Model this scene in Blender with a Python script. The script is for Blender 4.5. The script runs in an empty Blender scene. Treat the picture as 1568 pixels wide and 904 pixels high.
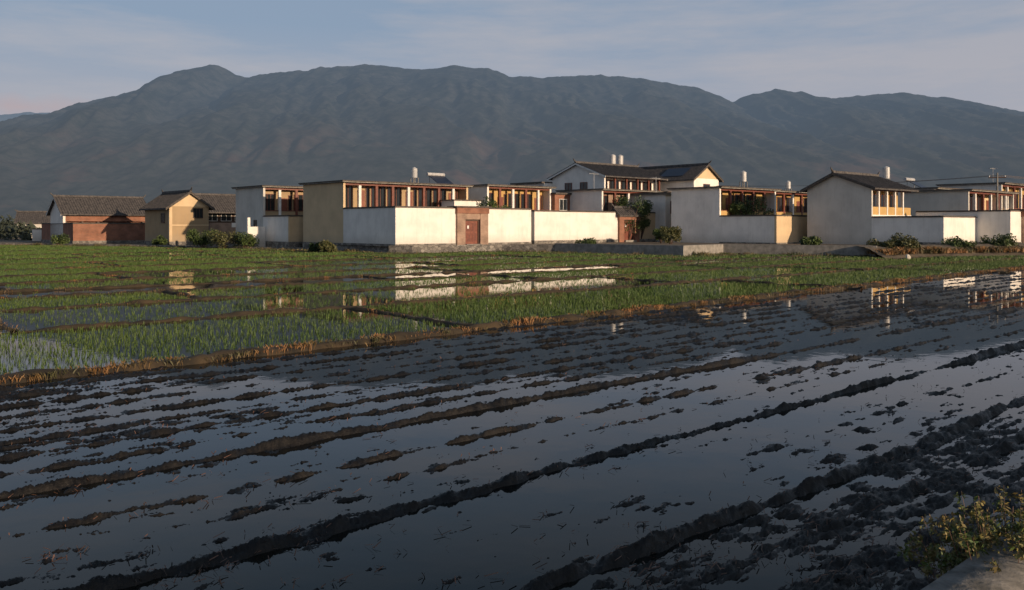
import bpy, math, random
import numpy as np
from mathutils import Vector
random.seed(7); rng=np.random.default_rng(11)
S=bpy.context.scene
S.view_settings.view_transform='Standard'; S.view_settings.look='None'; S.view_settings.exposure=0
TH=math.radians(42.2); CA,SA=math.cos(TH),math.sin(TH)   # village / field grid direction
def uv2xy(u,v): return (CA*u-SA*v, SA*u+CA*v)
def col(o,name=None): S.collection.objects.link(o); return o
# ------------------------------------------------------------------ noise
_p=np.random.default_rng(3).permutation(256); _p=np.concatenate([_p,_p,_p])
def perlin(x,y,seed=0):
    x=np.asarray(x,float)+seed*17.31; y=np.asarray(y,float)+seed*9.77
    xi=np.floor(x).astype(int); yi=np.floor(y).astype(int); xf=x-xi; yf=y-yi
    xi&=255; yi&=255
    f=lambda t:t*t*t*(t*(t*6-15)+10)
    def g(ix,iy,dx,dy):
        h=_p[_p[ix&255]+(iy&255)]*(2*math.pi/256); return np.cos(h)*dx+np.sin(h)*dy
    a=g(xi,yi,xf,yf); b=g(xi+1,yi,xf-1,yf); c=g(xi,yi+1,xf,yf-1); d=g(xi+1,yi+1,xf-1,yf-1)
    U=f(xf); V=f(yf)
    return (a+(b-a)*U)*(1-V)+(c+(d-c)*U)*V
def fbm(x,y,o=4,seed=0,gain=.5):
    s=0; a=1
    for i in range(o):
        s=s+a*perlin(x*2**i,y*2**i,seed+i); a*=gain
    return s
# ------------------------------------------------------------------ materials
def newmat(name):
    m=bpy.data.materials.new(name); m.use_nodes=True; n=m.node_tree.nodes; l=m.node_tree.links
    return m,n,l,n['Principled BSDF']
def coords(n,l,scale=(1,1,1),kind='Object'):
    t=n.new('ShaderNodeTexCoord'); mp=n.new('ShaderNodeMapping'); mp.inputs['Scale'].default_value=scale
    l.new(t.outputs[kind],mp.inputs['Vector']); return mp.outputs['Vector']
def noise(n,l,vec,scale,detail=4,rough=.6):
    t=n.new('ShaderNodeTexNoise'); t.inputs['Scale'].default_value=scale; t.inputs['Detail'].default_value=detail
    t.inputs['Roughness'].default_value=rough; l.new(vec,t.inputs['Vector']); return t.outputs['Fac']
def ramp(n,l,fac,stops):
    r=n.new('ShaderNodeValToRGB'); e=r.color_ramp.elements
    while len(e)<len(stops): e.new(.5)
    for i,(p,c) in enumerate(stops):
        e[i].position=p; e[i].color=(c if len(c)==4 else (*c,1))
    l.new(fac,r.inputs['Fac']); return r.outputs['Color']
def mix(n,l,fac,a,b,mode='MIX'):
    m=n.new('ShaderNodeMix'); m.data_type='RGBA'; m.blend_type=mode
    for s,i in ((fac,0),(a,6),(b,7)):
        if hasattr(s,'links') : l.new(s,m.inputs[i])
        elif i==0: m.inputs[0].default_value=s
        else: m.inputs[i].default_value=(*s,1)
    return m.outputs[2]
def math_(n,l,op,a,b):
    m=n.new('ShaderNodeMath'); m.operation=op
    for s,i in ((a,0),(b,1)):
        if hasattr(s,'links'): l.new(s,m.inputs[i])
        else: m.inputs[i].default_value=s
    return m.outputs[0]
def mrange(n,l,v,a,b,c,d):
    mr=n.new('ShaderNodeMapRange'); l.new(v,mr.inputs[0])
    for i,q in enumerate((a,b,c,d)): mr.inputs[i+1].default_value=q
    return mr.outputs[0]
def bump(n,l,p,h,strength,dist=.02):
    b=n.new('ShaderNodeBump'); b.inputs['Strength'].default_value=strength; b.inputs['Distance'].default_value=dist
    l.new(h,b.inputs['Height']); l.new(b.outputs['Normal'],p.inputs['Normal'])
def simple(name,c1,c2,scale=4,rough=.8,bs=.3,bd=.02,sc=(1,1,1)):
    m,n,l,p=newmat(name); v=coords(n,l,sc); f=noise(n,l,v,scale)
    l.new(ramp(n,l,f,[(.35,c1),(.65,c2)]),p.inputs['Base Color']); p.inputs['Roughness'].default_value=rough
    if bs: bump(n,l,p,f,bs,bd)
    return m
def plaster(name,c,dirt=(.30,.27,.22),amt=.36):
    m,n,l,p=newmat(name); v=coords(n,l); vs=coords(n,l,(1.6,1.6,.16))
    big=noise(n,l,v,.6,3); st=noise(n,l,vs,2.2,5,.7); fine=noise(n,l,v,9,3)
    dk=tuple(x*.86 for x in c)
    c0=ramp(n,l,big,[(.35,dk),(.6,c)])
    f=ramp(n,l,st,[(.53,(0,0,0)),(.85,(amt,)*3)])
    c1=mix(n,l,f,c0,dirt)
    sep=n.new('ShaderNodeSeparateXYZ'); l.new(v,sep.inputs[0])
    mm=math_(n,l,'MULTIPLY',mrange(n,l,sep.outputs[2],.7,1.7,.8,0),fine)
    l.new(mix(n,l,mm,c1,dirt),p.inputs['Base Color']); p.inputs['Roughness'].default_value=.9
    return m
def brick(name,c1,c2,mortar,w=.25,h=.075,ms=.012,bs=.4):
    m,n,l,p=newmat(name); v=coords(n,l); sep=n.new('ShaderNodeSeparateXYZ'); l.new(v,sep.inputs[0])
    cb=n.new('ShaderNodeCombineXYZ'); l.new(math_(n,l,'ADD',sep.outputs[0],sep.outputs[1]),cb.inputs[0]); l.new(sep.outputs[2],cb.inputs[1])
    b=n.new('ShaderNodeTexBrick'); l.new(cb.outputs[0],b.inputs['Vector']); b.inputs['Scale'].default_value=1
    b.inputs['Color1'].default_value=(*c1,1); b.inputs['Color2'].default_value=(*c2,1); b.inputs['Mortar'].default_value=(*mortar,1)
    b.inputs['Brick Width'].default_value=w; b.inputs['Row Height'].default_value=h; b.inputs['Mortar Size'].default_value=ms
    f=noise(n,l,v,.9,4); s=ramp(n,l,f,[(.35,(.6,.6,.6)),(.65,(1,1,1))])
    l.new(mix(n,l,1.0,b.outputs['Color'],s,'MULTIPLY'),p.inputs['Base Color']); p.inputs['Roughness'].default_value=.9
    return m
def stone(name):
    m,n,l,p=newmat(name); v=coords(n,l,(1,1,1.5)); t=n.new('ShaderNodeTexVoronoi'); t.inputs['Scale'].default_value=2.6; l.new(v,t.inputs['Vector'])
    e=n.new('ShaderNodeTexVoronoi'); e.feature='DISTANCE_TO_EDGE'; e.inputs['Scale'].default_value=2.6; l.new(v,e.inputs['Vector'])
    sc=n.new('ShaderNodeSeparateColor'); l.new(t.outputs['Color'],sc.inputs[0])
    c=ramp(n,l,sc.outputs[0],[(0,(.10,.095,.09)),(1,(.30,.28,.25))])
    g=ramp(n,l,e.outputs['Distance'],[(.0,(.35,.35,.35)),(.08,(1,1,1))])
    l.new(mix(n,l,1.0,c,g,'MULTIPLY'),p.inputs['Base Color']); p.inputs['Roughness'].default_value=.9
    return m
M={}
M['white']=plaster('white_plaster',(.84,.81,.76))
M['grey_white']=plaster('grey_white_plaster',(.62,.60,.55),amt=.5)
M['ochre']=plaster('ochre_plaster',(.66,.50,.31),amt=.25)
M['yellow']=plaster('yellow_plaster',(.52,.34,.13),amt=.3)
M['adobe']=plaster('adobe_plaster',(.40,.29,.17),amt=.5)
M['brick']=brick('red_brick',(.36,.13,.07),(.27,.095,.06),(.28,.2,.15))
M['palebrick']=brick('pale_brick',(.42,.28,.21),(.36,.22,.16),(.35,.28,.22))
M['stone']=stone('field_stone')
M['tile']=simple('roof_tile',(.045,.043,.045),(.11,.10,.095),3,.85,.4)
M['cap']=simple('coping_tile',(.05,.045,.04),(.12,.10,.085),5,.85,.4)
M['wood']=simple('red_wood',(.11,.035,.024),(.19,.055,.033),6,.5,.1)
M['dwood']=simple('dark_wood',(.05,.03,.02),(.09,.05,.035),6,.6,.1)
M['door']=simple('door_wood',(.15,.045,.03),(.23,.075,.045),3,.5,.1)
M['concrete']=simple('concrete',(.17,.165,.15),(.30,.285,.26),2.5,.9,.3)
M['earth']=simple('earth_ground',(.09,.07,.05),(.17,.135,.09),1.2,.95,.5,.05)
M['metal']=simple('tank_metal',(.35,.36,.37),(.5,.5,.5),3,.4,0)
M['panel']=simple('solar_glass',(.012,.015,.03),(.02,.025,.045),2,.35,0)
M['paint']=simple('white_paint',(.66,.65,.62),(.78,.77,.74),3,.6,.05)
m,n,l,p=newmat('window_glass'); p.inputs['Base Color'].default_value=(.02,.025,.03,1); p.inputs['Roughness'].default_value=.12; M['glass']=m
def leafmat(name,c1,c2,scale=3,rough=.6):
    m,n,l,p=newmat(name); v=coords(n,l); f=noise(n,l,v,scale,2)
    l.new(ramp(n,l,f,[(.38,c1),(.62,c2)]),p.inputs['Base Color']); p.inputs['Roughness'].default_value=rough; return m
M['leaf']=leafmat('leaf_green',(.025,.045,.012),(.08,.12,.03),1.5)
M['leaf2']=leafmat('leaf_light',(.035,.055,.015),(.12,.11,.04),9)
M['leaf3']=leafmat('weed_leaf',(.06,.10,.02),(.20,.15,.05),11)
M['dry']=leafmat('dry_grass',(.06,.06,.02),(.27,.13,.045),.8)
M['weed']=leafmat('weed_green',(.04,.05,.018),(.14,.11,.05),.7)
M['straw']=leafmat('straw',(.05,.03,.02),(.17,.09,.06),5)
M['far_leaf']=leafmat('far_foliage',(.03,.04,.03),(.06,.075,.05),.1)
m,n,l,p=newmat('rice_leaf'); v=coords(n,l); f=noise(n,l,v,.12,3)
a=ramp(n,l,f,[(.35,(.042,.092,.010)),(.65,(.072,.122,.016))])
l.new(a,p.inputs['Base Color']); p.inputs['Roughness'].default_value=.6; M['rice']=m
m,n,l,p=newmat('wet_mud'); v=coords(n,l); f=noise(n,l,v,3,4,.7); f2=noise(n,l,v,25,3,.7)
l.new(ramp(n,l,f,[(.35,(.007,.0065,.006)),(.7,(.020,.018,.016))]),p.inputs['Base Color'])
l.new(ramp(n,l,f,[(.4,(.40,)*3),(.6,(.75,)*3)]),p.inputs['Roughness']); p.inputs['Specular IOR Level'].default_value=.3
bump(n,l,p,f2,.6,.02); M['mud']=m
m,n,l,p=newmat('paddy_water'); v=coords(n,l); f=noise(n,l,v,.5,2); f2=noise(n,l,v,3.5,2,.4)
l.new(ramp(n,l,f,[(.35,(.006,.0065,.006)),(.7,(.014,.014,.011))]),p.inputs['Base Color'])
p.inputs['Roughness'].default_value=.025; p.inputs['IOR'].default_value=1.33; p.inputs['Specular IOR Level'].default_value=.32
bump(n,l,p,f2,.12,.006); M['water']=m
# ------------------------------------------------------------------ mesh helpers
def np_mesh(name,verts,faces,mat,smooth=False,parent=None,link=True):
    me=bpy.data.meshes.new(name); verts=np.asarray(verts,np.float32); faces=np.asarray(faces,np.int32)
    k=faces.shape[1]
    me.vertices.add(len(verts)); me.vertices.foreach_set('co',verts.ravel())
    me.loops.add(faces.size); me.loops.foreach_set('vertex_index',faces.ravel())
    me.polygons.add(len(faces)); me.polygons.foreach_set('loop_start',np.arange(0,faces.size,k,dtype=np.int32))
    me.update(calc_edges=True); me.validate()
    if smooth: me.polygons.foreach_set('use_smooth',np.ones(len(me.polygons),bool))
    me.materials.append(mat); o=bpy.data.objects.new(name,me); col(o)
    if parent: o.parent=parent
    return o
def grid_faces(r,c):
    i=np.arange(r-1)[:,None]*c+np.arange(c-1)[None,:]; i=i.ravel()
    return np.stack([i,i+1,i+c+1,i+c],1)
class Kit:
    """an Empty with named child meshes, local frame x=along street, y=away"""
    def __init__(s,name,x,y,rot=TH,z=0):
        s.e=bpy.data.objects.new(name,None); s.e.location=(x,y,z); s.e.rotation_euler=(0,0,rot); col(s.e); s.p={}
    def slot(s,part,mat):
        if part in s.p and s.p[part][0]!=mat: part=part+'_'+mat.name
        return s.p.setdefault(part,(mat,[],[]))
    def hexa(s,part,mat,pts):
        d=s.slot(part,mat); k=len(d[1]); d[1].extend(pts)
        for f in ((3,2,1,0),(4,5,6,7),(0,1,5,4),(1,2,6,5),(2,3,7,6),(3,0,4,7)): d[2].append(tuple(k+i for i in f))
    def box(s,part,mat,x0,x1,y0,y1,z0,z1):
        s.hexa(part,mat,[(x0,y0,z0),(x1,y0,z0),(x1,y1,z0),(x0,y1,z0),(x0,y0,z1),(x1,y0,z1),(x1,y1,z1),(x0,y1,z1)])
    def prism(s,part,mat,a,b):
        d=s.slot(part,mat); k=len(d[1]); m=len(a); d[1].extend(a); d[1].extend(b)
        d[2].append(tuple(k+i for i in range(m))[::-1]); d[2].append(tuple(k+m+i for i in range(m)))
        for i in range(m): d[2].append((k+i,k+(i+1)%m,k+m+(i+1)%m,k+m+i))
    def cyl(s,part,mat,x,y,z0,z1,r,r2=None,n=14):
        r2=r if r2 is None else r2
        a=[(x+r*math.cos(2*math.pi*i/n),y+r*math.sin(2*math.pi*i/n),z0) for i in range(n)]
        b=[(x+r2*math.cos(2*math.pi*i/n),y+r2*math.sin(2*math.pi*i/n),z1) for i in range(n)]
        s.prism(part,mat,a,b)
    def done(s):
        for nm,(mat,v,f) in s.p.items():
            me=bpy.data.meshes.new(nm); me.from_pydata(v,[],f); me.materials.append(mat); me.validate()
            o=bpy.data.objects.new(nm,me); col(o); o.parent=s.e
        return s.e
def window(k,x0,x1,y,z0,z1,fm='wood',bars=1,face='front',part='window'):
    def B(part,mat,a0,a1,d0,d1,c0,c1):
        if face=='front': k.box(part,mat,a0,a1,y-d1,y-d0,c0,c1)
        else: k.box(part,mat,y-d1,y-d0,a0,a1,c0,c1)
    B(part+'_glass',M['glass'],x0,x1,0,.03,z0,z1); t=.06
    fp=part+'_frame'
    B(fp,M[fm],x0-t,x1+t,0,.07,z1,z1+t); B(fp,M[fm],x0-t,x1+t,0,.09,z0-t,z0)
    B(fp,M[fm],x0-t,x0,0,.07,z0,z1); B(fp,M[fm],x1,x1+t,0,.07,z0,z1)
    for i in range(bars):
        xm=x0+(x1-x0)*(i+1)/(bars+1); B(fp,M[fm],xm-.025,xm+.025,.03,.06,z0,z1)
def flat_house(k,x,y,W,L,z0,zt,side='white',upper='ochre',cols=('wood','paint'),ncol=6,zf=None,rail=True,lower='white',ov=.45,zfrac=.5,r=1.7):
    zf=zf or z0+(zt-z0)*zfrac
    k.box('side_wall',M[side],x,x+.25,y,y+L,z0,zt)
    k.box('side_wall_far',M[side],x+W-.25,x+W,y,y+L,z0,zt)
    k.box('lower_wall',M[lower],x+.25,x+W-.25,y+.02,y+L,z0,zf)
    k.box('upper_wall',M[upper],x+.25,x+W-.25,y+r,y+L-.01,zf,zt)
    k.box('roof_slab',M['concrete'],x-ov*.7,x+W+ov*.7,y-ov,y+L+ov*.6,zt,zt+.1)
    k.box('roof_tiles',M['cap'],x-ov*.85,x+W+ov*.85,y-ov-.1,y+L+ov*.8,zt+.1,zt+.2)
    k.box('beam',M['wood'],x+.25,x+W-.25,y+.1,y+.3,zt-.25,zt)
    k.box('floor_edge',M['paint'],x+.25,x+W-.25,y-.06,y+.02,zf-.2,zf+.03)
    n=ncol
    for i in range(1,n):
        cx=x+W*i/n; c=cols[i%len(cols)]
        k.box('column_'+c,M[c],cx-.15,cx+.15,y+.07,y+.33,zf,zt-.25)
    if rail:
        k.box('balustrade',M[upper],x+.25,x+W-.25,y+.12,y+.22,zf+.03,zf+.6)
        k.box('handrail',M['wood'],x+.25,x+W-.25,y+.08,y+.26,zf+.6,zf+.68)
    h=zt-zf
    for i in range(n):
        a=x+W*i/n+.15; b=x+W*(i+1)/n-.15
        if a<x+.5: a=x+.5
        if b>x+W-.5: b=x+W-.5
        if i%3==1: k.box('room_door',M['door'],(a+b)/2-.5,(a+b)/2+.4,y+r-.05,y+r,zf,zf+min(2.1,h-.4)); window(k,(a+b)/2+.55,b,y+r,zf+.3,zf+min(2.4,h-.35),bars=0)
        else: window(k,a+.05,b-.05,y+r,zf+.3,zf+min(2.5,h-.3),bars=2)
def gable_roof(k,x0,x1,y0,y1,ze,zr,axis='x',ov=.5,ovg=.4,wall='white',mat='tile',part='roof',split=.5):
    P=(lambda a,c,z:(a,c,z)) if axis=='x' else (lambda a,c,z:(c,a,z))
    if axis=='x': a0,a1,c0,c1=x0,x1,y0,y1
    else: a0,a1,c0,c1=y0,y1,x0,x1
    cm=c0+(c1-c0)*split
    k.prism('gable_wall',M[wall],[P(a0,c0,ze),P(a0,c1,ze),P(a0,cm,zr-.05)],[P(a1,c0,ze),P(a1,c1,ze),P(a1,cm,zr-.05)])
    for ce,sg in ((c0,-1),(c1,1)):
        s=(zr-ze)/abs(cm-ce); cc=ce+sg*ov; zc=ze-s*ov; t=.14
        A0,A1=a0-ovg,a1+ovg
        k.hexa(part,M[mat],[P(A0,cc,zc),P(A1,cc,zc),P(A1,cm,zr),P(A0,cm,zr),P(A0,cc,zc+t),P(A1,cc,zc+t),P(A1,cm,zr+t),P(A0,cm,zr+t)])
        nr=int((A1-A0)/.32)
        for i in range(nr+1):
            a=A0+(A1-A0)*i/nr; w=.055
            k.hexa('roof_tile_rows',M[mat],[P(a-w,cc-sg*-.03,zc+t-.01),P(a+w,cc-sg*-.03,zc+t-.01),P(a+w,cm,zr+t-.01),P(a-w,cm,zr+t-.01),
                P(a-w*.6,cc+sg*.03,zc+t+.07),P(a+w*.6,cc+sg*.03,zc+t+.07),P(a+w*.6,cm,zr+t+.07),P(a-w*.6,cm,zr+t+.07)])
        for A in (A0-.04,A1):
            k.hexa('bargeboard',M['paint' if wall=='white' else 'cap'],[P(A,cc,zc-.1),P(A+.04,cc,zc-.1),P(A+.04,cm,zr-.1),P(A,cm,zr-.1),P(A,cc,zc+t-.02),P(A+.04,cc,zc+t-.02),P(A+.04,cm,zr+t-.02),P(A,cm,zr+t-.02)])
    k.hexa('ridge',M[mat],[P(a0-ovg-.05,cm-.14,zr+t),P(a1+ovg+.05,cm-.14,zr+t),P(a1+ovg+.05,cm+.14,zr+t),P(a0-ovg-.05,cm+.14,zr+t),
        P(a0-ovg-.05,cm-.09,zr+t+.25),P(a1+ovg+.05,cm-.09,zr+t+.25),P(a1+ovg+.05,cm+.09,zr+t+.25),P(a0-ovg-.05,cm+.09,zr+t+.25)])
    for A,d in ((a0-ovg-.05,-1),(a1+ovg+.05,1)):
        k.hexa('ridge_end',M[mat],[P(A,cm-.08,zr+t+.1),P(A+d*.3,cm-.05,zr+t+.35),P(A+d*.3,cm+.05,zr+t+.35),P(A,cm+.08,zr+t+.1),
            P(A,cm-.08,zr+t+.3),P(A+d*.4,cm-.03,zr+t+.6),P(A+d*.4,cm+.03,zr+t+.6),P(A,cm+.08,zr+t+.3)])
def courtyard(k,W,L,zt,front='white',side='white',zs=.82,gate=None,Lr=None,z0=-.2,segs=None):
    t=.25; c=.07
    fs=[(0,W)] if not gate else [(0,gate[0]),(gate[1],W)]
    for i,(a,b) in enumerate(fs):
        mt=front if not segs else segs[i]
        k.box('front_wall_%d'%i,M[mt],a,b,0,t,zs-.1,zt)
        k.box('coping',M['cap'],a-(c if a==0 else 0),b+(c if b==W else 0),-c-.01,t+c,zt,zt+.07)
        k.box('coping_ridge',M['cap'],a,b,.04,t-.04,zt+.07,zt+.15)
        k.box('stone_base',M['stone'],a-(.07 if a==0 else 0),b,-.07,.12,z0,zs)
    k.box('side_wall',M[side],0,t,t,L,zs-.1,zt)
    k.box('coping',M['cap'],-c,t+c,t+c,L,zt,zt+.07); k.box('coping_ridge',M['cap'],.04,t-.04,t,L,zt+.07,zt+.15)
    k.box('stone_base',M['stone'],-.07,.12,.12,L,z0,zs)
    k.box('side_wall_far',M[side],W-t,W,t,L,zs-.1,zt); k.box('coping',M['cap'],W-t-c,W+c,t+c,L,zt,zt+.07)
def gatehouse(k,g0,g1,zt,zs=.82,mat='palebrick',roof='flat',zd=None):
    zd=zd or zs+2.3; pw=(g1-g0-1.9)/2
    k.box('gate_pillar',M[mat],g0,g0+pw,-.25,.9,-.1,zt-.55); k.box('gate_pillar',M[mat],g1-pw,g1,-.25,.9,-.1,zt-.55)
    k.box('gate_step',M['concrete'],g0+pw,g1-pw,-.5,.9,-.1,zs-.1)
    k.box('gate_lintel',M['palebrick'],g0+pw,g1-pw,-.2,.85,zd,zt-.55)
    k.box('gate_cornice',M['brick'],g0-.06,g1+.06,-.33,.95,zt-.55,zt+.02)
    if roof=='flat': k.box('gate_cap',M['cap'],g0-.25,g1+.25,-.5,1.1,zt+.02,zt+.16)
    else: gable_roof(k,g0-.1,g1+.1,-.35,1.05,zt+.02,zt+.65,'x',ov=.25,ovg=.2,wall='adobe',part='gate_roof')
    a,b=g0+pw,g1-pw; mdl=(a+b)/2
    k.box('gate_frame',M['dwood'],a,a+.12,0,.2,zs-.1,zd); k.box('gate_frame',M['dwood'],b-.12,b,0,.2,zs-.1,zd); k.box('gate_frame',M['dwood'],a+.12,b-.12,0,.2,zd-.14,zd)
    for c,d in ((a+.12,mdl-.01),(mdl+.01,b-.12)):
        k.box('gate_door',M['door'],c,d,.08,.16,zs-.1,zd-.14)
        for z in (zs+.15,zs+1.15): k.box('gate_door_panel',M['wood'],c+.12,d-.12,.05,.08,z,z+.8)
    k.box('door_notice',M['paint'],mdl-.5,mdl-.3,.03,.05,zs+1.4,zs+1.7)
def tank(k,x,y,z,r=.42,h=1.1,leg=.9):
    for dx in (-1,1):
        for dy in (-1,1): k.box('tank_leg',M['concrete'],x+dx*.3-.04,x+dx*.3+.04,y+dy*.3-.04,y+dy*.3+.04,z,z+leg)
    k.cyl('tank_body',M['metal'],x,y,z+leg,z+leg+h,r); k.cyl('tank_lid',M['metal'],x,y,z+leg+h,z+leg+h+.18,r,.1)
def solar(k,x,y,z,w=2.2,d=1.8,h=1.2):
    k.hexa('solar_panel',M['panel'],[(x,y,z+.2),(x+w,y,z+.2),(x+w,y+d,z+h),(x,y+d,z+h),(x,y,z+.28),(x+w,y,z+.28),(x+w,y+d,z+h+.08),(x,y+d,z+h+.08)])
    for i in (0.1,w-.1): k.box('solar_leg',M['metal'],x+i-.03,x+i+.03,y+d-.1,y+d-.04,z,z+h)
    n=10; a=[(x-.1,y+d+.1+.22*math.cos(6.283*i/n),z+h+.15+.22*math.sin(6.283*i/n)) for i in range(n)]
    k.prism('solar_tank',M['metal'],a,[(x+w+.1,q[1],q[2]) for q in a])
def antenna(k,x,y,z,h=2.5):
    k.box('antenna_mast',M['metal'],x-.025,x+.025,y-.025,y+.025,z,z+h)
    k.box('antenna_boom',M['metal'],x-.9,x+.9,y-.02,y+.02,z+h-.2,z+h-.16)
    for i in range(6): k.box('antenna_element',M['metal'],x-.85+i*.34-.012,x-.85+i*.34+.012,y-.5,y+.5,z+h-.16,z+h-.14)
# ------------------------------------------------------------------ village
# A  (left compound)
k=Kit('courtyard_house',-23.6,92)
courtyard(k,14,6.0,3.5,'ochre','white',zs=.8)
flat_house(k,0,6.0,14.5,7.0,.3,6.8,side='grey_white',upper='adobe',cols=('wood','paint'),ncol=7,lower='grey_white',r=1.1)
window(k,7.6,8.2,0,2.4,3.1,'dwood',0,'side')
k.box('side_gate_post',M['white'],-2.2,-1.9,5.2,5.5,0,3.4); k.box('side_gate_wall',M['white'],-1.9,-.07,5.3,5.45,0,2.4)
k.done()
# B  (main compound)
k=Kit('courtyard_house',-10.6,79)
courtyard(k,17,9,4.16,'white','white',zs=.82,gate=(7.0,10.9))
gatehouse(k,7.0,10.9,4.25,zs=.82)
flat_house(k,0,9,15.9,8,.5,6.8,side='ochre',upper='adobe',cols=('wood','paint','wood'),ncol=8,lower='white',zfrac=.56,rail=False,r=1.4)
k.box('stone_base_rear',M['stone'],-.07,0,9,17,-.2,.8)
k.box('back_room',M['white'],12.2,15.9,6.8,9,.5,5.2)
k.box('back_room_roof',M['cap'],12,16.1,6.6,9,5.2,5.3)
solar(k,14.0,12,7.0); tank(k,12.2,14,7.0,.34,1.0,.9)
k.done()
# C  compound
k=Kit('courtyard_house',2.35,90.7)
courtyard(k,20.2,9,4.0,'white','white',zs=.95,gate=(13.2,16.8),segs=('white','ochre'))
gatehouse(k,13.2,16.8,3.75,zs=.95,mat='brick',roof='gable')
flat_house(k,1.2,9,10.2,8,.5,7.0,side='white',upper='yellow',cols=('paint','wood'),ncol=5,lower='white',zfrac=.5,r=1.2)
k.box('brick_wing',M['brick'],11.4,16,8.4,15,.5,6.3); k.box('brick_wing_roof',M['cap'],11.3,16.2,8.1,15.2,6.3,6.5)
window(k,12.2,13.4,8.4,4.4,5.7,'paint',1,part='wing_window')
k.box('wing_pillar',M['white'],14.3,14.8,8.2,8.4,.5,6.3)
k.done()
# middle houses behind C
k=Kit('village_house',10.6,102.5)
flat_house(k,0,0,12.5,7,.5,6.7,side='white',upper='palebrick',cols=('wood','wood','paint'),ncol=5,lower='palebrick',zfrac=.5,r=1.2)
antenna(k,3,4,6.9,2.2)
k.done()
k=Kit('tiled_roof_house',11.9,112)
W=12;L=9.5
k.box('walls',M['white'],0,W,1.6,L,.5,9.0); k.box('lower_walls',M['white'],0,W,0,1.6,.5,6.0)
k.box('end_wall',M['white'],0,.25,0,1.6,6.0,9.0)
gable_roof(k,0,W,0,L,9.0,10.7,'x',ov=.6,split=.5)
for i in range(1,6): k.box('column',M['wood'],i*2.3-.12,i*2.3+.12,.1,.34,6,8.9)
k.box('beam',M['wood'],.25,W,.08,.36,8.7,8.98)
k.box('balustrade',M['paint'],.25,W,.12,.2,6,6.8)
for i in range(5): window(k,.5+i*2.3,2.3+i*2.3,1.6,6.5,8.5,'wood',1)
for i in range(2): window(k,3.0+i*2.8,4.2+i*2.8,0,7.2,8.2,'wood',1,'side')
k.box('side_annex',M['white'],-1.5,3,L,L+6,.5,8.3); k.box('annex_roof',M['cap'],-2,3.2,L,L+6.4,8.3,8.5)
for i in range(4): window(k,L+.5+i*1.4,L+1.4+i*1.4,-1.5,6.9,7.9,'wood',0,'side',part='annex_window')
tank(k,8.5,6,9.6,.42,1.3,1.5); tank(k,10.1,6,9.6,.42,1.3,1.5)
k.done()
k=Kit('tiled_roof_house',24.7,118)
k.box('walls',M['white'],0,5.8,0,12,.5,9.0)
gable_roof(k,0,5.8,0,12,9.0,10.8,'y',ov=.6,wall='ochre')
window(k,2.2,3.6,0,6.8,8.2,'wood',1)
k.hexa('solar_panel',M['panel'],[(.2,2,9.35),(2.2,2,10.55),(2.2,6,10.55),(.2,6,9.35),(.2,2,9.43),(2.2,2,10.63),(2.2,6,10.63),(.2,6,9.43)])
k.done()
k=Kit('village_house',18.2,103)
k.box('walls',M['white'],0,7,0,8,.5,6.2); k.box('roof_slab',M['concrete'],-.3,7.3,-.4,8.3,6.2,6.35); k.box('roof_tiles',M['cap'],-.4,7.4,-.5,8.4,6.35,6.5)
window(k,1,2.4,0,4,5.4); window(k,4,5.4,0,4,5.4); antenna(k,2,3,6.5,2)
k.done()
# D
k=Kit('courtyard_house',27.2,89.3)
courtyard(k,11.2,6.9,3.5,'ochre','white',zs=.75)
flat_house(k,0,6.9,11.4,6.5,.5,6.6,side='white',upper='yellow',cols=('wood','wood'),ncol=5,lower='ochre',r=1.2)
tank(k,9.4,10,6.84,.36,1.1,.9); k.done()
k=Kit('village_house',31,106)
flat_house(k,0,0,13,7,.5,6.7,side='white',upper='yellow',ncol=6,lower='white',r=1.2); tank(k,12,4,6.9,.34,.9,.6); k.done()
# E
k=Kit('tiled_roof_house',40.2,80.9)
courtyard(k,8.0,6.85,3.3,'white','white',zs=.95)
y0=6.85; W=9.2; L=6.9
k.box('walls',M['grey_white'],.25,W,y0+1.5,y0+L,.5,6.3); k.box('end_wall',M['grey_white'],0,.25,y0,y0+L,.5,6.3)
k.box('lower_wall',M['white'],.25,W,y0+.03,y0+1.5,.5,3.6)
gable_roof(k,0,W,y0,y0+L,6.3,7.75,'x',ov=.55,wall='grey_white',split=.56)
for i in range(1,5): k.box('column',M['paint'],i*W/5-.12,i*W/5+.12,y0+.08,y0+.32,3.6,6.0)
k.box('beam',M['wood'],.25,W,y0+.06,y0+.34,6.0,6.28); k.box('balustrade',M['yellow'],.25,W,y0+.12,y0+.2,3.6,4.4)
k.box('balcony_back',M['yellow'],.3,W-.1,y0+1.44,y0+1.5,3.6,6.25)
for i in range(4): window(k,.8+i*2.1,2.1+i*2.1,y0+1.44,4.4,5.7,'wood',1)
k.done()
# F
k=Kit('courtyard_house',48.2,84)
courtyard(k,7.0,9,3.9,'white','white',zs=.9,gate=(3.0,6.0))
gatehouse(k,3.0,6.0,4.0,zs=.9)
k.done()
k=Kit('village_house',47.7,98)
flat_house(k,0,0,11.4,8,.5,6.65,side='white',upper='ochre',cols=('paint',),ncol=6,lower='white',r=1.2); tank(k,1,6,6.9,.42,1.3,1.2); solar(k,6,4,6.85); k.done()
k=Kit('village_house',57.5,102)
flat_house(k,0,0,14,7,.5,7.4,side='white',upper='yellow',ncol=6,lower='white',r=1.2); antenna(k,6,3,7.6,2.2); k.done()
k=Kit('courtyard_house',55.0,88.5)
courtyard(k,14,8,4.0,'ochre','white',zs=.9); flat_house(k,0,8,14,7,.5,6.3,side='grey_white',ncol=6); k.done()
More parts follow.
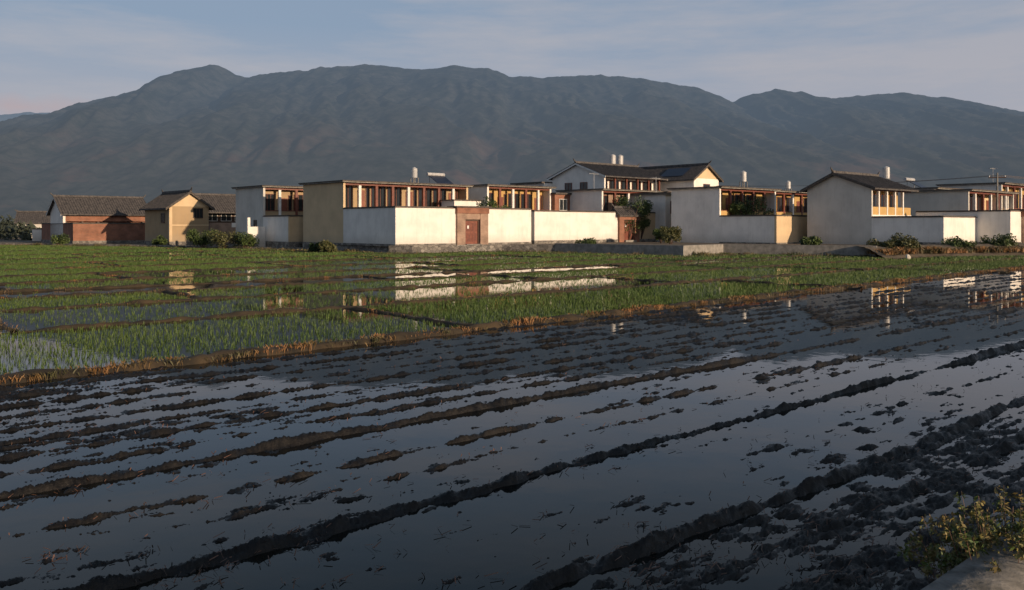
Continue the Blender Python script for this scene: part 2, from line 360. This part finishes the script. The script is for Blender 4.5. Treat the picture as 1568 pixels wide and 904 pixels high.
# left cluster
k=Kit('adobe_house',-41,104)
k.box('walls',M['adobe'],0,4.8,0,8.2,.1,4.85); gable_roof(k,0,4.8,0,8.2,4.85,6.5,'y',ov=.6,wall='ochre')
window(k,2.9,4.0,0,3.5,4.6,'dwood',2); k.box('corner_post',M['ochre'],-.05,.3,-.05,.3,.1,4.8); k.box('string_course',M['ochre'],.3,4.8,-.05,0,2.5,2.65)
k.box('stone_base',M['stone'],-.06,4.86,-.06,8.3,-.1,.6)
window(k,1.5,2.6,0,2.9,4,'dwood',1,'side'); k.done()
k=Kit('tiled_roof_house',-41.5,117)
k.box('walls',M['dwood'],0,11,.9,6,.1,4.6); k.box('end_wall',M['adobe'],0,.3,0,6,.1,4.6)
gable_roof(k,0,11,0,6,4.6,6.6,'x',ov=.6,wall='adobe')
for i in range(5): window(k,.8+i*2.0,2.2+i*2.0,.9,3.2,4.2,'paint',1)
k.box('front_wall',M['palebrick'],0,11,-2,-1.7,.1,2.9); k.box('front_wall_plaster',M['white'],3,6,-2.03,-2,2.3,2.9); k.done()
k=Kit('brick_house',-56.6,112)
courtyard(k,9.3,15,2.75,'brick','brick',zs=.55)
y0=4.5
k.box('walls',M['brick'],.3,11,y0+.9,y0+6,.1,4.3); k.box('end_wall',M['white'],0,.3,y0,y0+6,.1,4.3)
gable_roof(k,0,11,y0,y0+6,4.3,6.3,'x',ov=.6,wall='white')
k.box('brick_band',M['brick'],.3,11,y0+.1,y0+.3,3.1,3.9)
for i in range(6): k.box('column',M['dwood'],.4+i*2,.6+i*2,y0+.3,y0+.5,.1,4.2)
k.done()
k=Kit('white_wall',-68.5,124,TH-.5)
courtyard(k,7,10,2.0,'white','white',zs=.3); k.done()
for (px,d,w,h,rt) in ((-94,165,9,3.2,.4),(-104,185,10,3.5,.7),(-86,200,8,3,.5),(-110,215,12,4,.3),(-50,160,9,6,.6)):
    k=Kit('village_house',px,d,rt); k.box('walls',M['grey_white'],0,w,0,6,.1,h); gable_roof(k,0,w,0,6,h,h+1.8,'x',wall='grey_white')
    window(k,1,2.2,0,h-2,h-.8,'dwood'); window(k,w-3,w-1.6,0,h-2,h-.8,'dwood'); k.done()
# utility pole with wires
def at(px,d): return (px-784)/1330*d
poles=[(at(1527,100),100),(at(1527,100)+34,112),(at(1527,100)-30,124)]
for i,(x,y) in enumerate(poles):
    k=Kit('utility_pole',x,y,-.35); k.cyl('pole',M['concrete'],0,0,.3,8.6,.14,.09); k.box('crossarm',M['dwood'],-.9,.9,-.06,.06,8.0,8.12)
    for q in (-.8,0,.8): k.cyl('insulator',M['paint'],q,0,8.12,8.3,.05,.03,8)
    k.done()
k=Kit('overhead_wire',0,0,0)
for (p,q) in ((poles[0],poles[1]),(poles[0],poles[2])):
    for o_ in (-.75,.05,.75):
        prev=None
        for j in range(17):
            t=j/16; c=(p[0]+(q[0]-p[0])*t+o_*.94, p[1]+(q[1]-p[1])*t-o_*.34, 8.3-2.8*t*(1-t)*.8)
            if prev: k.hexa('wire',M['dwood'],[(a[0],a[1]+dy,a[2]+dz) for dz in (-.012,.012) for (a,dy) in ((prev,-.012),(c,-.012),(c,.012),(prev,.012))])
            prev=c
k.done()
# ------------------------------------------------------------------ ground
R=14000
m,n,l,p=newmat('plain_fields'); v=coords(n,l); f=noise(n,l,v,.01,4)
l.new(ramp(n,l,f,[(.35,(.03,.045,.02)),(.65,(.07,.075,.035))]),p.inputs['Base Color']); p.inputs['Roughness'].default_value=1
np_mesh('ground',[(-R,-R,-.2),(R,-R,-.2),(R,R,-.2),(-R,R,-.2)],[(0,1,2,3)],m)
np_mesh('paddy_water',[(-260,-40,0),(260,-40,0),(260,125,0),(-260,125,0)],[(0,1,2,3)],M['water'])
def plate(name,pts,z,mat):
    me=bpy.data.meshes.new(name); me.from_pydata([(x,y,z) for x,y in pts],[],[tuple(range(len(pts)))]); me.materials.append(mat)
    o=bpy.data.objects.new(name,me); col(o)
edge=[(-11.2,78.9),(-9,78.3),(-1,83.0),(4,81.5),(14.2,72),(18.8,77.3),(29.8,71),(33,75),(40.2,77.5),(47,79.5),(58,82.5),(120,100)]
plate('village_ground',edge+[(400,240),(-60,240),(-24,94)],.62,M['earth'])
el=[(-400,116),(-72,113.5),(-57,109.8),(-42,101.8),(-30,94.5),(-24,90.8),(-19,87.6),(-11,78.8)]
plate('village_ground',el+[(-11,250),(-400,250)],.14,M['earth'])
def strip_wall(name,pts,z0,z1,t,mat):
    k=Kit(name,0,0,0)
    for (x0,y0),(x1,y1) in zip(pts[:-1],pts[1:]):
        d=Vector((x1-x0,y1-y0)).normalized(); nx,ny=-d.y*t,d.x*t
        k.hexa('coping',mat,[(x0,y0,z0),(x1,y1,z0),(x1+nx,y1+ny,z0),(x0+nx,y0+ny,z0),(x0,y0,z1),(x1,y1,z1),(x1+nx,y1+ny,z1),(x0+nx,y0+ny,z1)])
    k.done()
strip_wall('stone_embankment',edge[:4],-.2,.72,.5,M['stone'])
strip_wall('concrete_canal_wall',edge[3:7],-.2,.86,.35,M['concrete'])
strip_wall('stone_embankment',edge[7:],-.2,.55,.5,M['stone'])
strip_wall('stone_embankment',el,-.2,.24,.5,M['stone'])
nx,ny=90,26; X=np.linspace(28.5,60,nx)[None,:].repeat(ny,0); T=np.linspace(0,1,ny)[:,None].repeat(nx,1)
ye=np.interp(X,[28.5,33,40.2,47,58,60],[70.5,74.5,77.5,79.5,82.5,83.2]); Y=ye-5+T*6.5
Z=-.15+.95*np.clip(T*1.25,0,1)**.8+.18*fbm(X*.8,Y*.8,4,5)
np_mesh('earth_bank',np.stack([X,Y,Z],-1).reshape(-1,3),grid_faces(ny,nx),M['earth'],True)
def uvquad(name,u0,u1,prof,mat):
    vs=[];fs=[]
    for (v,z) in prof:
        vs+= [(*uv2xy(u0,v),z),(*uv2xy(u1,v),z)]
    for i in range(len(prof)-1): fs.append((2*i,2*i+1,2*i+3,2*i+2))
    return np_mesh(name,vs,fs,mat)
asph=simple('road_asphalt',(.04,.04,.04),(.07,.068,.065),8,.9,.4)
kc=simple('kerb_concrete',(.08,.078,.07),(.20,.19,.175),11,.95,.8,.02)
uvquad('road',-80,140,[(-6,.93),(1.2,.93)],asph)
uvquad('road_kerb',-80,140,[(1.2,.8),(1.2,1.0),(1.52,1.0),(1.56,.96),(1.6,.4)],kc)
uvquad('road_embankment',-80,140,[(1.56,.8),(2.05,.3),(2.45,-.12)],M['earth'])
# ------------------------------------------------------------------ ploughed mud
def vb(u): return 15.5+.04*u
rows=620; cols=1100
yy=5*np.exp(np.linspace(0,math.log(64/5),rows)); tt=np.linspace(-.76,.76,cols)
Y=yy[:,None].repeat(cols,1); X=Y*tt[None,:]; U=CA*X+SA*Y; V=-SA*X+CA*Y
FUR=[(2.9,.05,.2),(3.6,.04,.08),(4.26,.095,.08),(5.3,.035,.06),(6.3,.10,.07),(7.2,.04,.06),(7.9,.055,.065),(9.1,.10,.075),(9.9,.05,.07),(10.6,.065,.07),(11.3,.055,.07),(12.0,.065,.07),(12.8,.07,.08),(13.5,.06,.07),(14.2,.065,.08),(15.0,.06,.08),(15.9,.04,.08),(16.7,.04,.08)]
def mudh(U,V,fine=True):
    w=V+.16*perlin(U*.2,V*.2,1)+.055*perlin(U*1.1,V*.9,2)+.025*perlin(U*4,V*3,3)
    h=-.034+.032*perlin(U*.13,V*.42,4)+.032*perlin(U*.45,V*1.3,7)
    h=h+.004*np.clip((V-9)/1.5,0,1)+np.where(V<4.1,.026,0)+.018*np.clip((U-17)/8,0,1)*np.clip((7-V)/3,0,1)
    for i,(fv,am,wd) in enumerate(FUR):
        h=h+am*np.exp(-((w-fv)/wd)**2)*(.85+.8*perlin(U*.5,U*0+fv*3.7,9))
    h=h+.036*fbm(U*.7,V*4.2,4,20)+.062*fbm(U*2.6,V*6.4,5,31,.62)
    return h
H=mudh(U,V); H=np.where(V>vb(U)+.3,-.12,H); H=np.clip(H,-.1,.14)
H=np.where(V<2.2,-.15,H)
np_mesh('ploughed_mud_field',np.stack([X,Y,H],-1).reshape(-1,3),grid_faces(rows,cols),M['mud'],True)
N=15000; y=6+38*rng.random(N)**1.7; x=y*(rng.random(N)*1.4-.7); u=CA*x+SA*y; v=-SA*x+CA*y
h=mudh(u,v); ok=(v>2.4)&(v<vb(u))&(h>-.02)&(perlin(u*.8,v*1.5,55)>-.1); x,y,h=x[ok],y[ok],np.maximum(h[ok],0)
n_=len(x); an=rng.random(n_)*6.28; ln=.012+.04*rng.random(n_)**2.5; wd=.002+.0025*rng.random(n_)
dx,dy=np.cos(an)*ln,np.sin(an)*ln; qx,qy=-np.sin(an)*wd,np.cos(an)*wd; t=rng.random(n_)*.04
A=np.stack([x-dx-qx,y-dy-qy,h+.004],-1);B=np.stack([x-dx+qx,y-dy+qy,h+.008],-1);C=np.stack([x+dx+qx,y+dy+qy,h+.008+t],-1);D=np.stack([x+dx-qx,y+dy-qy,h+.004+t],-1)
np_mesh('straw_debris',np.stack([A,B,C,D],1).reshape(-1,3),np.arange(4*n_).reshape(-1,4),M['straw'])
# ------------------------------------------------------------------ bunds
bv=[];bf=[]
bund_pts=[]
def bund(p0,p1,w=.35,h=.14,seed=0):
    global bv,bf
    x0,y0=p0;x1,y1=p1; Ld=math.hypot(x1-x0,y1-y0); nl=max(8,int(Ld/.16)); nw=9
    s=np.linspace(0,1,nl)[:,None]; q=np.linspace(-1,1,nw)[None,:]
    dx,dy=(x1-x0)/Ld,(y1-y0)/Ld; wob=.22*perlin(s*Ld*.35,s*0+seed,seed)+.1*perlin(s*Ld*1.3,s*0+seed,seed+1)
    ww=w*(1+.6*perlin(s*Ld*.7,s*0+seed+3.3,2)+.4*perlin(s*Ld*2.3,s*0+seed+3.3,2)); off=q*ww*1.3+wob
    X=x0+(x1-x0)*s-dy*off; Y=y0+(y1-y0)*s+dx*off
    Z=-.08+(h+.08)*np.clip(1-np.abs(q)**2.2,0,1)*(1+.8*perlin(s*Ld*1.1,q*.8+seed,6)+.4*perlin(s*Ld*3.3,q*.8+seed,6))+.03*perlin(s*Ld*5,q*3+seed,8)
    Z=Z*np.ones_like(X); k=len(bv); bv+=np.stack([X,Y,Z],-1).reshape(-1,3).tolist(); bf+=(grid_faces(nl,nw)+k).tolist()
    bund_pts.append((p0,p1,w,h))
def ubund(v,u0,u1,w=.3,h=.12,sl=.0): bund(uv2xy(u0,v+sl*u0),uv2xy(u1,v+sl*u1),w,h,v)
bands=[(None,22.8),(22.8,28.8),(28.8,33.4),(33.4,36.8),(36.8,42),(42,48),(48,55),(55,63),(63,72),(72,82),(82,95),(95,112),(112,130)]
ubund(15.5,-14,58,.22,.10,.04)
for i,(a,b) in enumerate(bands): ubund(b,-22,75,.15,.065,(.0 if i else .01))
cross={0:[13.6,33,50],1:[5,31,47],2:[12,28,44],3:[23,41],4:[8,30,50],5:[14,34],6:[4,26,48],7:[18,38],8:[30,50],9:[22,42],10:[35],11:[45],12:[50]}
for i,(a,b) in enumerate(bands):
    a=a or 16
    for c in cross.get(i,[]): bund(uv2xy(c,a),uv2xy(c+.4,b),.14,.055,c)
np_mesh('field_bund',bv,bf,simple('bund_earth',(.018,.015,.010),(.060,.042,.022),1.5,.95,.5,.03),True)
# ------------------------------------------------------------------ blades
def blades(name,x,y,z,h,w,mat,nb=5,spread=.05,lean=.35):
    n=len(x); x=np.repeat(x,nb);y=np.repeat(y,nb);z=np.repeat(z,nb);h=np.repeat(h,nb)*(.6+.6*rng.random(n*nb)); w=np.repeat(w,nb)
    x=x+rng.normal(0,1,n*nb)*spread; y=y+rng.normal(0,1,n*nb)*spread
    an=rng.random(n*nb)*6.283; c,s=np.cos(an),np.sin(an); la=rng.random(n*nb)*lean*h; a2=rng.random(n*nb)*6.283
    A=np.stack([x-c*w,y-s*w,z-.02],-1);B=np.stack([x+c*w,y+s*w,z-.02],-1)
    tx,ty=np.cos(a2)*la,np.sin(a2)*la
    Cm=np.stack([x+c*w*.7+tx*.35,y+s*w*.7+ty*.35,z+h*.6],-1); D=np.stack([x+tx,y+ty,z+h],-1)
    np_mesh(name,np.stack([A,B,Cm,D],1).reshape(-1,3),np.arange(4*n*nb).reshape(-1,4),mat)
def cell(u,v):
    b=np.full(u.shape,-1)
    for i,(a,c) in enumerate(bands):
        lo=vb(u)+.4 if a is None else a+(.35 if i<3 else .6); b=np.where((v>lo)&(v<c-(.35 if i<3 else .7)),i,b)
    ci=np.zeros(u.shape,int)
    near=np.zeros(u.shape,bool)
    for i,cs in cross.items():
        for c in cs:
            ci=np.where((b==i)&(u>c+.2),ci+1,ci); near|=(b==i)&(np.abs(u-c-.2)<.4)
    b=np.where(near,-1,b); return b,ci
D={0:[.72,1.7,1.6,1.5],1:[.55,.34,1.0,1.2],2:[.85,.62,1.4,1.4],3:[.02,.04,.6],4:[1.15,.55,1.4,1.3],5:[1.2,.3,1.4],6:[.9,1.2,.35,1.2],7:[1.2,.7,1.2],8:[.8,1.2,1.0],9:[1.0,.5,1.1],10:[1.0,1.0],11:[.9,.9],12:[.9,.9]}
Dt=np.array([[D[i][min(j,len(D[i])-1)] for j in range(5)] for i in range(13)])
def inplot(x,y):
    lim=np.interp(x,[p[0] for p in el+edge[1:]],[p[1] for p in el+edge[1:]]); lim=np.where((x>28)&(x<62),lim-5,lim)
    return y<lim-1.0
def rice(y0,y1,sp,w,nb,hh,spread,seed):
    U,Vv=np.meshgrid(np.arange(-.75*y1,1.25*y1,sp*.66),np.arange(14,min(130,1.3*y1),sp*1.25))
    U=U.ravel(); Vv=Vv.ravel()
    Vv=Vv+rng.normal(0,sp*.1,Vv.size)+.08*perlin(U*.3,Vv*.1,7); U=U+rng.normal(0,sp*.2,U.size)
    x=CA*U-SA*Vv; y=SA*U+CA*Vv; ok=(y>y0)&(y<=y1)&(np.abs(x)<.7*y+2); U,Vv,x,y=U[ok],Vv[ok],x[ok],y[ok]
    b,ci=cell(U,Vv); ok=(b>=0)&inplot(x,y); U,Vv,x,y,b,ci=[q[ok] for q in (U,Vv,x,y,b,ci)]
    d=Dt[b,np.minimum(ci,4)]*(1+.65*fbm(U*.18,Vv*.8,3,60)); ok=rng.random(len(x))<d; x,y,d=x[ok],y[ok],d[ok]
    h=hh*(.8+.3*np.clip(d,0,1.6))
    blades('rice_seedlings',x,y,np.zeros(len(x)),h,np.full(len(x),w),M['rice'],nb,spread)
    return len(x)
c1=rice(11,32,.15,.0048,5,.09,.02,1); c2=rice(32,62,.20,.0085,5,.08,.04,2); c3=rice(62,125,.42,.024,6,.105,.12,3)
print('rice',c1,c2,c3)
bx=[];by=[];bh=[]
for (p0,p1,w,h) in bund_pts:
    main=h>.09
    Ld=math.hypot(p1[0]-p0[0],p1[1]-p0[1]); n_=int(Ld*(30 if main else 5)); s=rng.random(n_)
    d=((p1[0]-p0[0])/Ld,(p1[1]-p0[1])/Ld); keep=perlin(s*Ld*.45,s*0+p0[0],3)+.25*rng.random(n_)>(-.12 if main else .08)
    s=s[keep]; q=rng.normal(0,w*.7,len(s)); bx.append(p0[0]+(p1[0]-p0[0])*s-d[1]*q); by.append(p0[1]+(p1[1]-p0[1])*s+d[0]*q)
    bh.append((.05+(.15 if main else .05)*np.clip(perlin(s*Ld*.6,s*0+5.,13)+.3,0,1)))
bx=np.concatenate(bx);by=np.concatenate(by);bh=np.concatenate(bh); ok=(by>9)&(np.abs(bx)<.72*by+2)&inplot(bx,by)
blades('dry_grass',bx[ok],by[ok],np.full(ok.sum(),.03),bh[ok],np.maximum(.004,by[ok]*.00016),M['dry'],8,.06,.9)
ex=[];ey=[]
for pts in (edge,el):
    for (x0,y0),(x1,y1) in zip(pts[:-1],pts[1:]):
        Ld=min(math.hypot(x1-x0,y1-y0),90); n_=int(Ld*12); s=rng.random(n_); d=((x1-x0),(y1-y0)); L0=math.hypot(*d)
        q=.2+np.abs(rng.normal(0,.8,n_)); ex.append(x0+d[0]*s+d[1]/L0*q); ey.append(y0+d[1]*s-d[0]/L0*q)
ex=np.concatenate(ex);ey=np.concatenate(ey)
blades('weeds',ex,ey,np.full(len(ex),.0),.08+.4*np.clip(perlin(ex*.5,ey*.5,8)+.2,0,1),np.full(len(ex),.03),M['weed'],6,.16,.8)
n_=2200; X=29+29*rng.random(n_); Y=np.interp(X,[28.5,33,40.2,47,58,60],[70.5,74.5,77.5,79.5,82.5,83.2])-4+5*rng.random(n_)
blades('dry_grass',X,Y,np.full(n_,.25),.25+.4*np.clip(perlin(X*.4,Y*.4,8)+.3,0,1),np.full(n_,.03),M['dry'],7,.2,.9)
# ------------------------------------------------------------------ shrubs / trees
def leafcloud(name,clumps,nl,size,mat,parent=None):
    cs=[]
    for (x,y,z,r) in clumps:
        m_=int(nl*r*r)+1; d=rng.normal(0,1,(m_,3)); d/=np.linalg.norm(d,axis=1)[:,None]; cs.append(np.array([x,y,z])+d*(r*rng.random((m_,1))**.45))
    P=np.concatenate(cs); n_=len(P); a=rng.normal(0,1,(n_,3)); a/=np.linalg.norm(a,axis=1)[:,None]; b=np.cross(a,rng.normal(0,1,(n_,3))); b/=np.linalg.norm(b,axis=1)[:,None]
    sz=size*(.5+.9*rng.random((n_,1))); a*=sz; b*=sz*.45
    return np_mesh(name,np.stack([P-a,P+b,P+a,P-b],1).reshape(-1,3),np.arange(4*n_).reshape(-1,4),mat,parent=parent)
def shrub(name,x,y,z,w,h,mat='leaf',leaf=.11,dens=230):
    e=bpy.data.objects.new(name,None); e.location=(x,y,z); col(e)
    cl=[]
    for i in range(13):
        a=random.random()*6.28; r=w*.5*math.sqrt(random.random())*.8; zz=h*(.3+.6*random.random())
        cl.append((r*math.cos(a),r*math.sin(a),zz,w*random.uniform(.13,.26)))
    leafcloud('foliage',cl,dens/(w*w)*22,leaf,M[mat],e)
    k=Kit('trunk_tmp',0,0,0)
    for c in cl[:7]:
        d=.025+.008*h; q=.3
        k.hexa('stems',M['dwood'],[(-d,-d,-.1),(d,-d,-.1),(d,d,-.1),(-d,d,-.1),(c[0]-d*q,c[1]-d*q,c[2]),(c[0]+d*q,c[1]-d*q,c[2]),(c[0]+d*q,c[1]+d*q,c[2]),(c[0]-d*q,c[1]+d*q,c[2])])
    k.done(); 
    for o in list(k.e.children): o.parent=e
    bpy.data.objects.remove(k.e)
shrub('courtyard_tree',at(748,88.6),88.6,.6,3.4,5.0)
shrub('courtyard_tree',at(764,89.6),89.6,.6,2.6,4.8)
shrub('courtyard_tree',at(962,101),101,.6,4,5.4); shrub('courtyard_tree',at(980,102.5),102.5,.6,3,5.0)
shrub('courtyard_tree',at(1155,95),95,.6,4.2,5.0); shrub('courtyard_tree',at(1135,96),96,.6,3,4.6)
shrub('bush',at(1027,90),90,.6,2.2,2.0,'leaf2'); shrub('bush',at(1012,94),94,.6,1.8,1.6)
shrub('bush',at(310,97),97,.1,3,1.8); shrub('bush',at(345,94.5),94.5,.1,4,1.6,'leaf2'); shrub('bush',at(372,93.5),93.5,.1,3,1.3)
shrub('bush',at(505,80.5),80.5,.0,2.0,.8,'leaf2'); shrub('bush',at(485,82),82,.0,1.6,.8)
shrub('bush',at(245,103),103,.1,2,1.0); shrub('bush',at(90,110),110,.1,2.5,1.0)
shrub('bush',at(1380,73),73,.3,3,1.0,'leaf2'); shrub('bush',at(1352,73),73,.2,2.2,.9,'leaf2'); shrub('bush',at(1470,77),77,.3,2.6,1.0); shrub('bush',at(1530,79),79,.3,3,1.1)
shrub('bush',at(900,81),81,.4,2.2,.6); shrub('bush',at(1240,76),76,.7,2,.6)
cl=[]
for i in range(420):
    d=random.uniform(230,480); t=random.uniform(-.85,.85); h=random.uniform(1.5,5.5)
    cl.append((t*d,d,h*.6,h*.75))
for i in range(60):
    d=random.uniform(140,190); t=random.uniform(-.75,-.5); h=random.uniform(1.0,2.6); cl.append((t*d,d,h*.6,h*.7))
leafcloud('distant_trees',cl,26,.5,M['far_leaf'])
# roadside plant, lower right
e=bpy.data.objects.new('roadside_shrub',None); e.location=(2.38,4.10,.84); col(e)
cl=[]
k=Kit('tmp',0,0,0)
for i in range(200):
    a=random.uniform(0,6.28); r=.50*math.sqrt(random.random()); z=random.uniform(.04,.33)*(1.1-.5*r/.5)+random.choice([0,0,.0,.05])
    x,y=r*math.cos(a),r*math.sin(a)*.8
    cl.append((x,y,z,random.uniform(.02,.045)))
    for j in range(3):
        q=1-.2*(j+1); cl.append((x*q,y*q,z*q,random.uniform(.018,.035)))
    d=.002; bx0,by0=x*.45,y*.45
    k.hexa('stems',M['straw'],[(bx0-d,by0-d,-.3),(bx0+d,by0-d,-.3),(bx0+d,by0+d,-.3),(bx0-d,by0+d,-.3),(x-d*.4,y-d*.4,z+.04),(x+d*.4,y-d*.4,z+.04),(x+d*.4,y+d*.4,z+.04),(x-d*.4,y+d*.4,z+.04)])
leafcloud('foliage',cl,22000,.0125,M['leaf3'],e)
k.done()
for o in list(k.e.children): o.parent=e
bpy.data.objects.remove(k.e)
# ------------------------------------------------------------------ small things
k=Kit('grain_sack',at(1390,65),65,.6)
for (x,y,z,w,h) in ((0,0,.0,.2,.36),(.35,.1,.0,.15,.26)):
    n=12; prev=None
    for j in range(6):
        q=j/5; rr=w*(math.sin(math.pi*(.18+.72*q))**.6)*(1.0 if q<.95 else .6)
        ring=[(x+rr*math.cos(6.283*i/n)*(1+.08*math.sin(3*i)),y+rr*.7*math.sin(6.283*i/n),z+h*q+.02*math.sin(i*2)) for i in range(n)]
        if prev: k.prism('bag',M['grey_white'],prev,ring)
        prev=ring
k.done()
# ------------------------------------------------------------------ mountains
sky_px=[(-900,215),(-500,190),(-250,205),(-60,232),(0,222),(60,206),(105,182),(150,160),(190,146),(240,128),(275,111),(300,103),(322,98),(345,104),(362,112),(382,119),(400,113),(430,111),(462,110),(490,102),(530,101),(560,97),(590,102),(620,105),(660,106),(700,100),(725,104),(750,105),(780,117),(830,119),(870,117),(920,114),(960,117),(1010,124),(1060,133),(1100,146),(1120,157),(1150,144),(1190,136),(1230,141),(1268,152),(1330,145),(1380,143),(1450,150),(1500,158),(1568,172),(1700,180),(1900,160),(2200,190),(2700,230)]
YR=6000.
sx=np.array([(p-784)/1330*YR for p,_ in sky_px]); sz=np.array([(346-q)/1330*YR for _,q in sky_px])
nx,ny=1500,260
x=np.linspace(-7800,8600,nx); T=np.linspace(0,1.25,ny)
X=x[None,:].repeat(ny,0); Tt=T[:,None].repeat(nx,1); Y=2600+(YR-2600)*Tt
ridge=np.interp(x,sx,sz)
ridge=ridge+ 14*fbm(x/110,x*0,5,3)
base=np.where(Tt<=1,Tt**1.1,1-(Tt-1)*2.2)
wx=X+200*fbm(X/900,Y/900,3,12)+(Y-4000)*.25
ab=lambda a:1-2*np.sqrt(perlin(*a)**2+.002)
spur=ab((wx/620,Y/2600,41))*.56+ab((wx/250,Y/1300,43))*.34+ab((wx/110,Y/620,47))*.16+ab((wx/50,Y/260,49))*.05+.06*fbm(X/50,Y/50,3,50)
amp=300*np.clip(Tt,0,1)**.7*np.clip(1-Tt,0,1)**.6*1.3+6
Z=ridge[None,:]*base+ (spur-.6)*amp
Z=np.where(Tt<.03,-5,Z)
def hillmat(name,haze_glow):
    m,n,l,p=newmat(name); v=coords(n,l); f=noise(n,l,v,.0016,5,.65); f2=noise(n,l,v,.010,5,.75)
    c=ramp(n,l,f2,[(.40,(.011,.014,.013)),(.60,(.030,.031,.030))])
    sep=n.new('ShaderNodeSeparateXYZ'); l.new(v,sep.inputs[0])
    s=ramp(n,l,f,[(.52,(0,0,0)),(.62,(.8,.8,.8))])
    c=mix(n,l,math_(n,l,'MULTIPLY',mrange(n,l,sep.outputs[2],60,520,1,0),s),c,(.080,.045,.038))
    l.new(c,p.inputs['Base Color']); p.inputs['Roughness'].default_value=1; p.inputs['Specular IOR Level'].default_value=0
    # aerial haze painted as glow of the slope itself, bluer and stronger with distance
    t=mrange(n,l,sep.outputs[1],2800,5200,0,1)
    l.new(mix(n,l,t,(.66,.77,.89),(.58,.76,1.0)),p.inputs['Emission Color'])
    l.new(mrange(n,l,sep.outputs[1],2600,6000,haze_glow*.62,haze_glow),p.inputs['Emission Strength']); return m
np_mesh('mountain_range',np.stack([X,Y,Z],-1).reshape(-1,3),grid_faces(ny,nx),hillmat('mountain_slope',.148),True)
x=np.linspace(-11000,-2000,300); T=np.linspace(0,1.4,24); X=x[None,:].repeat(24,0); Y=8500+2500*T[:,None].repeat(300,1)
rz=(346-np.interp(x/11000*1330+784,[-600,-200,0,40,80,120,200,400],[150,160,172,166,170,185,200,260]))/1330*11000+60*fbm(x/500,x*0,5,9)
Z=rz[None,:]*np.where(T<=1,T,1-(T-1)*1.5)[:,None]+60*fbm(X/500,Y/500,4,8)*(T[:,None]<.95)
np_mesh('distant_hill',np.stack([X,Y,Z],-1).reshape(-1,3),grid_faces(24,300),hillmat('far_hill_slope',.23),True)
# ------------------------------------------------------------------ light & sky
el_=math.radians(10); sd=Vector((.76,-.65)).normalized(); sdir=Vector((sd.x*math.cos(el_),sd.y*math.cos(el_),math.sin(el_)))
L=bpy.data.lights.new('sun','SUN'); L.energy=4.7; L.angle=math.radians(.6); L.color=(1,.74,.50)
lo=bpy.data.objects.new('sun',L); col(lo); lo.rotation_euler=(-sdir).to_track_quat('-Z','Y').to_euler()
w=bpy.data.worlds.new('World'); S.world=w; w.use_nodes=True; n=w.node_tree.nodes; l=w.node_tree.links; n.clear()
out=n.new('ShaderNodeOutputWorld'); bg=n.new('ShaderNodeBackground'); bg.inputs[1].default_value=.115
st=n.new('ShaderNodeTexSky'); st.sky_type='NISHITA'; st.sun_disc=False; st.sun_elevation=el_; st.sun_rotation=math.atan2(sd.x,sd.y); st.dust_density=1.5
tc=n.new('ShaderNodeTexCoord'); mp=n.new('ShaderNodeMapping'); mp.inputs['Scale'].default_value=(1,1,6.5); mp.inputs['Rotation'].default_value=(0,.05,0); l.new(tc.outputs['Generated'],mp.inputs['Vector'])
f=noise(n,l,mp.outputs['Vector'],3.0,6,.62)
fr=ramp(n,l,f,[(.38,(.0,.0,.0)),(.64,(1,1,1))])
sz_=n.new('ShaderNodeSeparateXYZ'); l.new(tc.outputs['Generated'],sz_.inputs[0])
# thin haze veil: blue where clear, pale grey where cloud streaks
veil=mix(n,l,fr,(2.25,2.95,4.05),(3.5,3.6,4.15))
fall=mrange(n,l,sz_.outputs[2],.24,.42,.88,.08)
c=mix(n,l,fall,st.outputs['Color'],veil)
warm=mrange(n,l,sz_.outputs[2],.13,.22,.5,0)
c=mix(n,l,warm,c,(3.85,3.65,3.95))
vm=n.new('ShaderNodeVectorMath'); vm.operation='SUBTRACT'; l.new(tc.outputs['Generated'],vm.inputs[0]); cd=Vector((-.565,1,.137)).normalized(); vm.inputs[1].default_value=cd
vs=n.new('ShaderNodeVectorMath'); vs.operation='MULTIPLY'; l.new(vm.outputs[0],vs.inputs[0]); vs.inputs[1].default_value=(9,9,75)
ln=n.new('ShaderNodeVectorMath'); ln.operation='LENGTH'; l.new(vs.outputs[0],ln.inputs[0])
f3=noise(n,l,tc.outputs['Generated'],28,4); ad=n.new('ShaderNodeMath'); ad.operation='MULTIPLY_ADD'; l.new(f3,ad.inputs[0]); ad.inputs[1].default_value=1.6; l.new(ln.outputs['Value'],ad.inputs[2])
c=mix(n,l,mrange(n,l,ad.outputs[0],.7,1.9,.7,0),c,(4.1,3.2,3.3))
l.new(c,bg.inputs[0]); l.new(bg.outputs[0],out.inputs[0])
# ------------------------------------------------------------------ camera
cam=bpy.data.cameras.new('camera'); cam.sensor_width=36; cam.lens=36*1330/1568; cam.shift_y=-.0676; cam.clip_end=40000; cam.clip_start=.1
co=bpy.data.objects.new('camera',cam); co.location=(0,0,2.5); co.rotation_euler=(math.radians(90),0,0); col(co); S.camera=co
